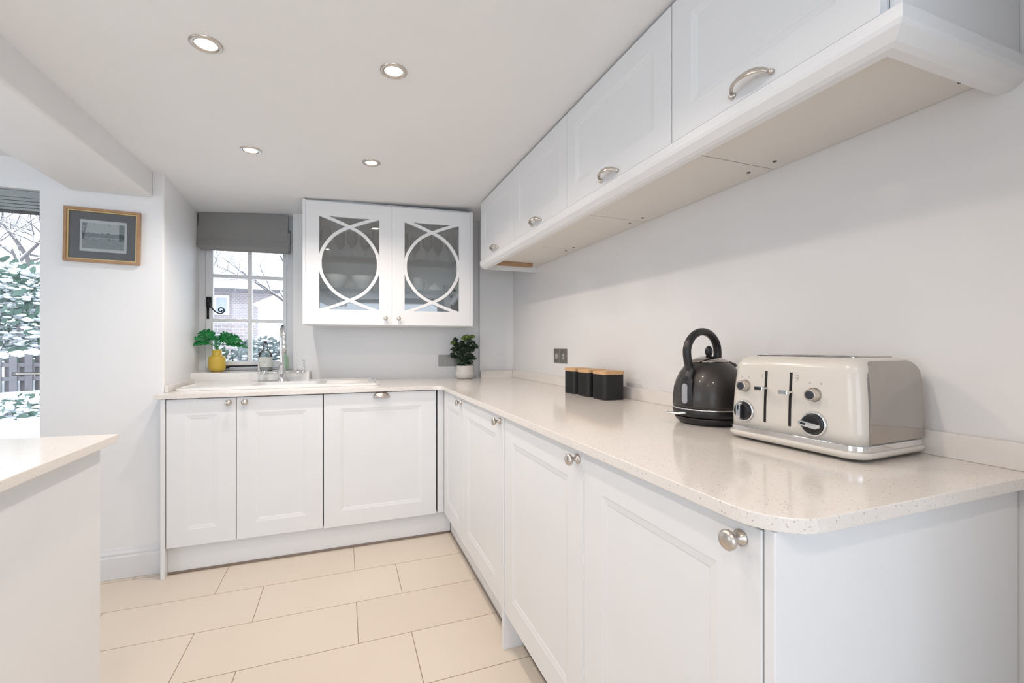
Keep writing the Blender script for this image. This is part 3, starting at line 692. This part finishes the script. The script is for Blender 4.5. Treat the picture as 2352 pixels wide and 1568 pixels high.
# ------------------------------------------------------------------ kettle
def kettle():
    t = thing('kettle', 'dark grey dome kettle with black hoop handle beside the toaster', 'kettle', (1.072, 1.085, WT+.0003), math.atan2(.161, .987))
    obj('power_base', lathe(bmesh.new(), [(.080, 0), (.086, .002), (.096, .010), (.101, .018), (.101, .022), (.096, .023)], 56), M['black'], t, smooth=True)
    obj('black_band', lathe(bmesh.new(), [(.096, .0235), (.103, .026), (.106, .032), (.107, .046), (.105, .048)], 56), M['black'], t, smooth=True)
    obj('trim_ring', lathe(bmesh.new(), [(.1065, .0465), (.1085, .0475), (.1085, .0500), (.1065, .051)], 56, cap=False), M['chrome'], t, smooth=True)
    obj('body', lathe(bmesh.new(), [(.106, .0505), (.1072, .06), (.1065, .085), (.1030, .112), (.0965, .135), (.0865, .156), (.074, .174), (.058, .188), (.056, .189)], 64), M['kettle'], t, smooth=True)
    obj('lid', lathe(bmesh.new(), [(.0575, .1895), (.057, .192), (.046, .199), (.028, .205), (.012, .208), (.001, .208)], 48), M['steel'], t, smooth=True)
    bm = bmesh.new(); ball(bm, (0, 0, .222), .014, (.95, .75, 1.25), 3); tube(bm, [(0, 0, .205), (0, 0, .222)], .007, 12)
    obj('lid_knob', bm, M['black'], t, smooth=True)
    c = (-.030, 0, .2185)
    path = [(-.1045, 0, .060), (-.1065, 0, .09), (-.1045, 0, .125), (-.096, 0, .15), (-.0905, 0, .168), (-.099, 0, .195)]
    for k in range(11):
        a = pi*(.98-k*.098); path.append((c[0]+.073*cos(a), 0, c[2]+.065*sin(a)))
    path += [(.043, 0, .205), (.047, 0, .180)]
    n0 = 5; P = smoothpath(path, 5); rad = []
    for i, p in enumerate(P):
        q = i/len(P); rad.append((.021, .0065) if p.z < .14 and p.x < -.09 and q < .3 else (.0125, .0115) if p.z > .17 else (.016, .010))
    obj('handle', tube(bmesh.new(), P, rad, 18), M['black'], t, smooth=True)
    bm = prism(bmesh.new(), rrect(-.0095, .0095, .066, .126, .0092, 6), [], -.1145, -.109, lambda u, v, w: (w, u, v)); obj('water_gauge', bm, M['gauge'], t, bevel=.001, label='pale water gauge window')
    bm = bmesh.new()
    for k in range(5): box(bm, -.1150, -.1144, -.003, .003, .075+k*.010, .0762+k*.010)
    obj('gauge_marks', bm, M['print'], t)
    bm = prism(bmesh.new(), [(.07, .178), (.1, .155), (.128, .176), (.118, .183), (.08, .192)], [], -.016, .016, XZ); obj('spout', bm, M['kettle'], t, bevel=.006)
    bm = bmesh.new(); tube(bm, smoothpath([(-.104, .0, .038), (-.128, .022, .036), (-.146, .040, .038)], 4), [(.009, .004)]*8+[(.006, .003)], 12); obj('switch', bm, M['chrome'], t, smooth=True)
kettle()

# ------------------------------------------------------------------ toaster
def toaster():
    t = thing('toaster', 'cream four-slice toaster with polished steel sides at the near end of the worktop', 'toaster', (.964, .742, WT+.0003), radians(-87))
    hw, D = .163, .237                     # local x along the controls, y into the wall, front at y=0
    # cream housing: vertical loft of rounded rectangles with a rolled top
    def loft(bm, levels):
        rings = [[bm.verts.new((x, y, z)) for x, y in rrect(-w, w, f0, bk, r, 7)] for w, f0, bk, r, z in levels]
        n = len(rings[0])
        for a, b_ in zip(rings, rings[1:]):
            for i in range(n): bm.faces.new((a[i], a[(i+1) % n], b_[(i+1) % n], b_[i]))
        bm.faces.new(list(reversed(rings[0]))); bm.faces.new(rings[-1]); return bm
    def W(z): return hw-.004-.012*((z-.04)/.17)**2
    lv = [(W(z), .0+.010*((z-.04)/.17)**2, D-.006*((z-.04)/.17)**2, .030, z) for z in (.036, .06, .09, .12, .15, .17)]
    for k in range(1, 8):
        a = pi/2*k/7; i = .030*(1-cos(a)); lv.append((W(.17)-i, .0065+i*1.0, D-.004-i, .030-.004*k/7, .186+.030*sin(a)-.002))
    obj('housing', loft(bmesh.new(), lv), M['cream'], t, smooth=True)
    # steel side panels
    for s in (-1, 1):
        bm = bmesh.new(); cols = []
        ztop = .207; R = .036
        for k in range(41):
            z = .039+(ztop-.039)*(1-(1-k/40)**1.5)
            e = max(0, z-(ztop-R)); ins = R-sqrt(max(0, R*R-e*e))
            xs = W(min(z, .175))+.0018-.010*max(0, (z-.175)/.032)**1.8
            ya, yb_ = .024+.010*((z-.04)/.17)**2+ins*.55, D-.012-ins
            cols.append([bm.verts.new((s*(xs-q), ya+(yb_-ya)*m_, z)) for q, m_ in ((0, 0), (0, 1))])
        for a_, b_ in zip(cols, cols[1:]):
            bm.faces.new((a_[0], a_[1], b_[1], b_[0]))
        obj('side_panel', bm, M['steel'], t, solid=.003, label='polished steel side panel')
    obj('chrome_strip', loft(bmesh.new(), [(hw-.0005, -.004, D+.002, .034, z) for z in (.0225, .0245, .034, .036)]), M['chrome'], t, smooth='auto')
    obj('base', loft(bmesh.new(), [(hw-.016, .010, D-.008, .03, .004), (hw-.004, -.002, D+.002, .034, .008), (hw+.002, -.008, D+.006, .036, .014), (hw+.003, -.009, D+.007, .036, .019), (hw, -.006, D+.004, .035, .0225)]), M['cream'], t, smooth=True)
    for x in (-.11, .11):
        for y in (.04, D-.04): obj('foot', lathe(bmesh.new(), [(.012, 0), (.012, .005)], 16, (x, y, 0)), M['black'], t)
    bm = prism(bmesh.new(), rrect(-.118, .118, .050, D-.040, .012), [rrect(x-.012, x+.012, .06, D-.05, .004) for x in (-.075, -.028, .028, .075)], .2135, .2160)
    tp = obj('top_plate', bm, M['steel'], t)
    obj('bread_slots', B(-.10, .10, .055, D-.045, .2132, .2143), M['blackhole'], tp)
    # control positions on the face; s measured from the left edge
    def yf(z): return .010*((z-.04)/.17)**2
    def fy(x, z): return yf(z)
    for x in (-.053, .009):
        bm = bmesh.new(); zs = [.054+.0124*k for k in range(11)]
        for z_a, z_b in zip(zs, zs[1:]):
            f_ = [bm.verts.new((x+a, yf(z)-.0011, z)) for a, z in ((-.0028, z_a), (.0028, z_a), (.0028, z_b), (-.0028, z_b))]
            g_ = [bm.verts.new((v.co.x, v.co.y+.006, v.co.z)) for v in f_]
            bm.faces.new(f_)
            for i in range(4): bm.faces.new((f_[i], f_[(i+1) % 4], g_[(i+1) % 4], g_[i]))
        obj('lever_slot', bm, M['blackhole'], t)
    for x, z in ((-.053, .137), (.009, .133)):
        bm = bmesh.new(); tube(bm, [(x, yf(z), z), (x, yf(z)-.022, z)], [(.006, .0035), (.006, .0035)], 12)
        box(bm, x-.011, x+.011, yf(z)-.029, yf(z)-.019, z-.0055, z+.0055)
        obj('lever', bm, M['chrome'], t, bevel=.002)
    for x, z in ((-.110, .138), (.063, .132)):
        y = yf(z)
        k = obj('small_knob', lathe(bmesh.new(), [(.0155, -.002), (.0155, .002), (.0135, .003), (.0130, .016), (.0105, .0175)], 30, (x, y, z), '-y'), M['nickel'], t, smooth='auto')
        obj('button', lathe(bmesh.new(), [(.0092, .0170), (.0092, .0185), (.007, .0192)], 26, (x, y, z), '-y'), M['navy'], k, smooth='auto')
    for x, z, ang in ((-.110, .074, 90), (.064, .068, 172)):
        y = yf(z)
        k = obj('browning_dial', lathe(bmesh.new(), [(.0275, -.001), (.0278, .003), (.0262, .0052), (.0225, .0055), (.0215, .003)], 44, (x, y, z), '-y'), M['chrome'], t, smooth='auto')
        obj('dial_face', lathe(bmesh.new(), [(.0215, .002), (.0212, .012), (.019, .0145)], 40, (x, y, z), '-y'), M['black'], k, smooth='auto')
        bm = prism(bmesh.new(), rrect(-.0215, .021, -.0055, .0055, .0054, 5), [rrect(.004, .016, -.0022, .0022, .002, 4)], .0145, .0245, lambda u, v, w: (x+u*cos(radians(ang))-v*sin(radians(ang)), y-w, z+u*sin(radians(ang))+v*cos(radians(ang))))
        obj('pointer', bm, M['chrome'], k, bevel=.001)
        bm = prism(bmesh.new(), rrect(-.020, .0195, -.0075, .0075, .006, 5), [], .0140, .0215, lambda u, v, w: (x+u*cos(radians(ang))-v*sin(radians(ang)), y-w, z+u*sin(radians(ang))+v*cos(radians(ang))))
        obj('grip', bm, M['black'], k, bevel=.001)
    bm = bmesh.new()
    for x, z in ((-.120, .160), (-.100, .160), (.052, .157), (.076, .157)):
        lathe(bm, [(.0022, -.001), (.0022, .0006)], 10, (x, yf(z), z), '-y')
    for x, z in ((-.066, .165), (.021, .163), (.023, .168)):
        y = yf(z)
        box(bm, x-.0035, x+.0035, y-.0006, y+.001, z-.0045, z-.0038); box(bm, x+.0028, x+.0035, y-.0006, y+.001, z-.0045, z+.0045); box(bm, x-.0035, x+.0035, y-.0006, y+.001, z+.0038, z+.0045)
    obj('markings', bm, M['print'], t)
toaster()

# ------------------------------------------------------------------ sockets
def socket(name, lab, loc, rz, grid):
    t = thing(name, lab, 'socket', loc, rz)
    w = .0735 if not grid else .085
    obj('plate', prism(bmesh.new(), rrect(-w, w, -.043, .043, .004), [], -.006, -.0003, XZ), M['socket'], t, bevel=.001)
    if grid:
        bm = bmesh.new(); box(bm, -.0015, .0015, -.0075, -.0055, -.043, .043); obj('centre_join', bm, M['socketin'], t)
        bm = bmesh.new()
        for sx in (-.044, .044):
            lathe(bm, [(.017, 0), (.017, .002), (.013, .003)], 26, (sx, -.006, -.004), '-y')
        obj('outlets', bm, M['socketin'], t)
        bm = bmesh.new()
        for sx in (-.044, .044): box(bm, sx-.004, sx+.004, -.0098, -.0088, -.012, .004)
        obj('outlet_holes', bm, M['socket'], t)
    else:
        for sx in (-.026, .026):
            s = obj('rocker_switch', B(sx-.017, sx+.017, -.010, -.0058, -.027, .027), M['socketin'], t, bevel=.002)
            obj('outlet_slot', B(sx-.007, sx+.007, -.0108, -.0100, -.012, .012), M['socket'], s)
socket('wall_socket', 'brushed steel double socket on the right wall above the canisters', (1.23, 2.412, 1.090), R90, True)
socket('wall_socket', 'brushed steel double switch plate on the back wall behind the potted plant', (.735, yb(.735), 1.040), math.atan(-.098), False)

# ------------------------------------------------------------------ potted plant in the corner
def pot_plant():
    t = thing('potted_plant', 'bushy green plant in a pale round pot in the far worktop corner', 'plant', (.832, 3.175, WT+.0003))
    obj('pot', lathe(bmesh.new(), [(.048, 0), (.058, .003), (.067, .016), (.070, .035), (.068, .05), (.062, .06), (.063, .096), (.058, .096), (.057, .085), (.001, .084)], 40), M['pot'], t, smooth=True)
    obj('soil', lathe(bmesh.new(), [(.056, .0845), (.02, .091), (.001, .092)], 20, cap=False), M['soil'], t)
    rnd = random.Random(11); dark, light, stems = bmesh.new(), bmesh.new(), bmesh.new()
    def leaf(bm, c, n, r):
        n = n.normalized(); u = n.orthogonal().normalized(); a0 = rnd.random()*6; w = n.cross(u)
        d = u*cos(a0)+w*sin(a0); s = n.cross(d)
        cen = bm.verts.new(c-n*r*.15); ring = []
        for k in range(8):
            a = 2*pi*k/8; rr = r*(1 if k else 1.35)
            ring.append(bm.verts.new(c+d*rr*cos(a)+s*rr*.72*sin(a)))
        for k in range(8): bm.faces.new((cen, ring[k], ring[(k+1) % 8]))
    for i in range(80):
        a = rnd.random()*2*pi; top = rnd.random()
        z = .105+.205*top; R = (.058+.032*sin(pi*min(1, top*.92)))*sqrt(rnd.random())
        p = Vector((R*cos(a)-.004, R*sin(a)*.9, z)); tube(stems, smoothpath([(0, 0, .09), (p.x*.4, p.y*.4, .09+(z-.09)*.55), p], 3), .0012, 5, cap=False)
        bm = light if z > .272 and rnd.random() < .8 else dark
        for k in range(6):
            b_ = 2*pi*k/6+rnd.random(); n = Vector((cos(b_), sin(b_), .8+rnd.uniform(-.3, .5)))
            leaf(bm, p+Vector((cos(b_)*.014, sin(b_)*.014, rnd.uniform(-.004, .006))), n, rnd.uniform(.011, .017))
        for k in range(2): leaf(bm, p+Vector((rnd.uniform(-.004, .004), rnd.uniform(-.004, .004), .010)), Vector((rnd.uniform(-.4, .4), rnd.uniform(-.4, .4), 1)), .009)
    p = Vector((-.092, -.02, .262)); tube(stems, smoothpath([(-.03, 0, .19), (-.06, -.01, .225), p], 3), .0014, 5)
    for k in range(7):
        b_ = k*.9; leaf(light if k % 2 else dark, p+Vector((cos(b_)*.014, sin(b_)*.014, .004*sin(k))), Vector((cos(b_), sin(b_), .6)), .016)
    s = obj('stems', stems, M['leafdark'], t); obj('dark_leaves', dark, M['leafdark'], t); obj('new_leaves', light, M['leaflight'], t, label='pale green new leaves')
pot_plant()

# ------------------------------------------------------------------ peninsula at the left
t = thing('peninsula_unit', 'white peninsula cabinet filling the lower left foreground', 'cabinet', (0, 0, 0))
obj('body', B(-1.50, -.602, .10, 1.484, 0, .8885), M['cab'], t, bevel=.002)
ptop = prism(bmesh.new(), [(-1.56, .05), (-.563, .05), (-.572, 1.506), (-1.56, 1.625)], [], .8890, .911)
tag(obj('peninsula_worktop', ptop, M['quartz'], bevel=.002), 'pale quartz peninsula worktop with a pointed corner at the left edge of the picture', 'worktop')

# ------------------------------------------------------------------ downlights
def downlight(lab, x, y, cool=False, vis=True):
    z = zc(x); t = thing('ceiling_downlight', lab, 'ceiling light', (x, y, z), 0, 'ceiling downlights'); t.rotation_euler = (0, -math.atan(.03), 0)
    obj('bezel', lathe(bmesh.new(), [(.044, .002), (.044, -.003), (.040, -.0055), (.031, -.005), (.028, .004)], 40, cap=False), M['nickel'], t, smooth='auto')
    obj('lamp', lathe(bmesh.new(), [(.029, -.0015), (.02, -.004), (.001, -.0045)], 30, cap=False), M['bulb'], t, smooth=True)
    l = link_light('downlight_beam', 'SPOT', (x, y, z-.012), (0, 0, 0), 24 if y > 2 else 14, (1, .94, .88) if cool else WARM, spot_size=radians(150), spot_blend=.6, shadow_soft_size=.02)
    l.parent = t; l.location = (0, 0, -.012)
downlight('lit round downlight in the ceiling nearest the camera, on the left', -.386, 1.57)
downlight('lit round downlight in the ceiling nearer the camera, right of centre', .157, 1.538)
downlight('lit round downlight in the ceiling in front of the window', -.402, 2.345, True)
downlight('lit round downlight in the ceiling in front of the glazed wall cabinet', .130, 2.345)
for x, y in ((-.386, .75), (.157, .75), (-.386, -.3), (.3, -.3)):
    link_light('room_fill_spot', 'SPOT', (x, y, 2.04), (0, 0, 0), 12, WARM, spot_size=radians(150), spot_blend=.6, shadow_soft_size=.03)  # unseen ceiling spots without fittings, added to even out the light

# ------------------------------------------------------------------ outside: snowy garden
def gz(x, y):
    b_ = -.15 if y < 4 else -.15+.64*min(1, (y-4)/3.2)
    return b_+.05*sin(x*1.7+y)+.04*sin(y*2.3-x*.8)+(.25*max(0, min(1, (x+2.2)/1.0)) if y > 5.5 else 0)
bm = bmesh.new(); nx, ny = 60, 60; V = []
for j in range(ny+1):
    V.append([bm.verts.new((-16+24*i/nx, 3.80+24*j/ny, gz(-16+24*i/nx, 3.80+24*j/ny))) for i in range(nx+1)])
for j in range(ny):
    for i in range(nx): bm.faces.new((V[j][i], V[j][i+1], V[j+1][i+1], V[j+1][i]))
o = obj('ground', bm, M['snow'], smooth=True); o['kind'] = 'structure'
def fence():
    t = thing('garden_fence', 'weathered paling fence topped with snow seen through the garden glazing', 'fence', (-4.2, 7.6, .3)); rnd = random.Random(3)
    for k in range(26):
        x = -1.9+k*.15; bm = bmesh.new(); box(bm, x, x+.075, -.02+rnd.uniform(-.01, .01), 0, -.1, .72+rnd.uniform(-.03, .03)); obj('paling', bm, M['fence'], t)
    bm = bmesh.new()
    for k in range(26): x = -1.9+.075+k*.15; box(bm, x, x+.07, .04, .06, -.1, .70+rnd.uniform(-.03, .03))
    obj('back_boards', bm, M['bark'], t)
    for z in (.40, .58): obj('rail', B(-1.95, 2.0, .0, .04, z, z+.05), M['fence'], t)
    bm = bmesh.new()
    for k in range(26): ball(bm, (-1.9+k*.155, .02, .74+rnd.uniform(-.02, .03)), rnd.uniform(.06, .10), (1.2, .7, .6), 1, .15, rnd)
    obj('snow_cap', bm, M['snow'], t, smooth=True)
fence()
def bush(lab, loc, rx, rz_, seed, n=900, snow=.45, leafm='bushleaf', cs=.05, name='snowy_bush'):
    t = thing(name, lab, 'bush', loc); rnd = random.Random(seed); g, s = bmesh.new(), bmesh.new()
    for i in range(n):
        a = rnd.random()*2*pi; b_ = math.asin(rnd.uniform(-.2, 1)); R = rnd.uniform(.55, 1.02)
        p = Vector((rx*R*cos(a)*cos(b_), rx*R*sin(a)*cos(b_), rz_*(R*sin(b_)+.0)))
        bm = s if rnd.random() < snow else g
        sz = cs*rnd.uniform(.5, 1.3)
        nrm = Vector((rnd.gauss(0, 1), rnd.gauss(0, 1), rnd.gauss(0, 1)+(.6 if bm is s else 0))).normalized(); u = nrm.orthogonal(); v = nrm.cross(u)
        if bm is s: ball(bm, p, sz*.8, (1.2, 1.2, .5), 1, .25, rnd)
        else:
            vs = [bm.verts.new(p+u*sz*cos(q)+v*sz*.55*sin(q)+nrm*sz*.15*sin(2*q)) for q in (0, 1.2, 2.2, 3.14, 4.1, 5.1)]; bm.faces.new(vs)
    obj('foliage', g, M[leafm], t); obj('snow', s, M['snow'], t, smooth=True)
bush('snow dusted bush seen through the lower right window pane', (-1.08, 7.2, .86), .42, .40, 1, 1500, .22, 'bushleaf2', .035)
bush('small snowy shrub seen through the lower window pane beside the glazing bar', (-1.72, 7.5, .80), .17, .42, 2, 350, .3, 'bushleaf', .035)
bush('tall snow-laden evergreen above the fence outside the garden glazing', (-4.75, 8.95, 1.10), 1.15, 1.35, 5, 4600, .58, 'bushleaf', .050)
bush('low snowy shrub at the foot of the fence outside the garden glazing', (-3.45, 6.9, .35), .50, .22, 7, 500, .62, 'bushleaf', .045)
bush('snowy ground cover just outside the garden glazing', (-2.6, 4.9, -.12), .42, .28, 8, 500, .6, 'bushleaf', .035)
def tree(lab, loc, h, seed, spread=.5, levels=5, r0=.07):
    t = thing('bare_tree', lab, 'tree', loc); rnd = random.Random(seed); bm, sn = bmesh.new(), bmesh.new()
    def grow(p, d, L, r, lev):
        n = 4; pts = [p]; dd_ = d.copy()
        for k in range(n):
            dd_ = (dd_+Vector((rnd.gauss(0, .14), rnd.gauss(0, .14), rnd.gauss(0, .10)+(.02 if lev else 0)))).normalized(); pts.append(pts[-1]+dd_*L/n)
        rs = [r*(1-.4*k/n) for k in range(n+1)]; tube(bm, pts, rs, 6 if lev < 3 else 4, cap=False)
        if lev >= 1: tube(sn, [q+Vector((0, 0, rs[i]*.8)) for i, q in enumerate(pts)], [(q*.75) for q in rs], 4, cap=False)
        if lev < levels:
            for k in range(rnd.choice((2, 3, 3))):
                ax = Vector((rnd.gauss(0, 1), rnd.gauss(0, 1), rnd.gauss(0, .6))).normalized(); q = pts[rnd.randint(2, n)]
                grow(q, (dd_+ax*spread*1.5).normalized(), L*rnd.uniform(.6, .85), r*.58, lev+1)
    grow(Vector((0, 0, -.2)), Vector((0, 0, 1)), h, r0, 0)
    obj('branches', bm, M['bark'], t); obj('snow', sn, M['snow'], t); return t
tree('bare snowy tree reaching across the upper window panes', (-.7, 9.2, .7), 1.7, 21, .6, 6, .05)
tree('bare branching tree seen through the upper left window panes', (-3.4, 13.0, .6), 1.9, 25, .55, 6, .06)
for x, y, h, sd in ((-5.35, 10.5, 1.8, 21), (-5.9, 11.6, 2.1, 25)):
    tr = tree('bare snowy tree behind the evergreen outside the garden glazing', (x, y, .6), h, sd, .62, 6, .10); tr['group'] = 'bare trees behind the evergreen'
def house():
    t = thing('brick_house', 'brick house with snow covered roof seen through the kitchen window', 'house', (-3.2, 18, -.2))
    obj('brick_wall', B(-2.6, 3.2, 0, 4, 0, 3.35), M['brick'], t)
    bm = prism(bmesh.new(), [(-.35, 3.30), (4.3, 3.30), (2.0, 4.7)], [], -2.9, 3.5, lambda u, v, w: (w, u, v)); r = obj('roof', bm, M['snow'], t)
    obj('gutter', B(-2.9, 3.5, -.42, -.30, 3.20, 3.32), M['fence'], r)
    for x in (-.95, 1.55):
        f_ = bmesh.new(); prism(f_, [(x-.42, 2.42), (x+.42, 2.42), (x+.42, 3.10), (x-.42, 3.10)], [[(x-.34, 2.5), (x-.04, 2.5), (x-.04, 3.02), (x-.34, 3.02)], [(x+.04, 2.5), (x+.34, 2.5), (x+.34, 3.02), (x+.04, 3.02)]], -.06, .0, XZ)
        w_ = obj('window', f_, M['upvc'], t); obj('window_glass', B(x-.35, x+.35, -.03, -.02, 2.49, 3.03), M['stonewin'], w_)
house()
t = thing('garden_shed', 'pale outbuilding with a snowy roof in front of the brick house', 'shed', (-1.75, 14.5, .4))
obj('walls', B(-.55, 1.3, 0, 1.6, 0, 1.95), M['upvc'], t)
obj('roof', prism(bmesh.new(), [(-.7, 1.93), (1.45, 1.93), (.4, 2.45)], [], -.15, 1.75, XZ), M['snow'], t)
obj('door', B(.05, .65, -.03, 0, .05, 1.7), M['cablining'], t)
o = obj('garden_wall', B(-4.6, -1.8, 10.2, 10.45, .3, 1.60), M['brick']); tag(o, 'low pinkish brick garden wall seen through the lower left window pane', 'wall')
bm = bmesh.new(); rnd = random.Random(9)
for k in range(19): ball(bm, (-4.6+k*.155, 10.32, 1.62), .14, (1.1, 1, .55), 1, .12, rnd)
obj('snow_cap', bm, M['snow'], o, smooth=True)
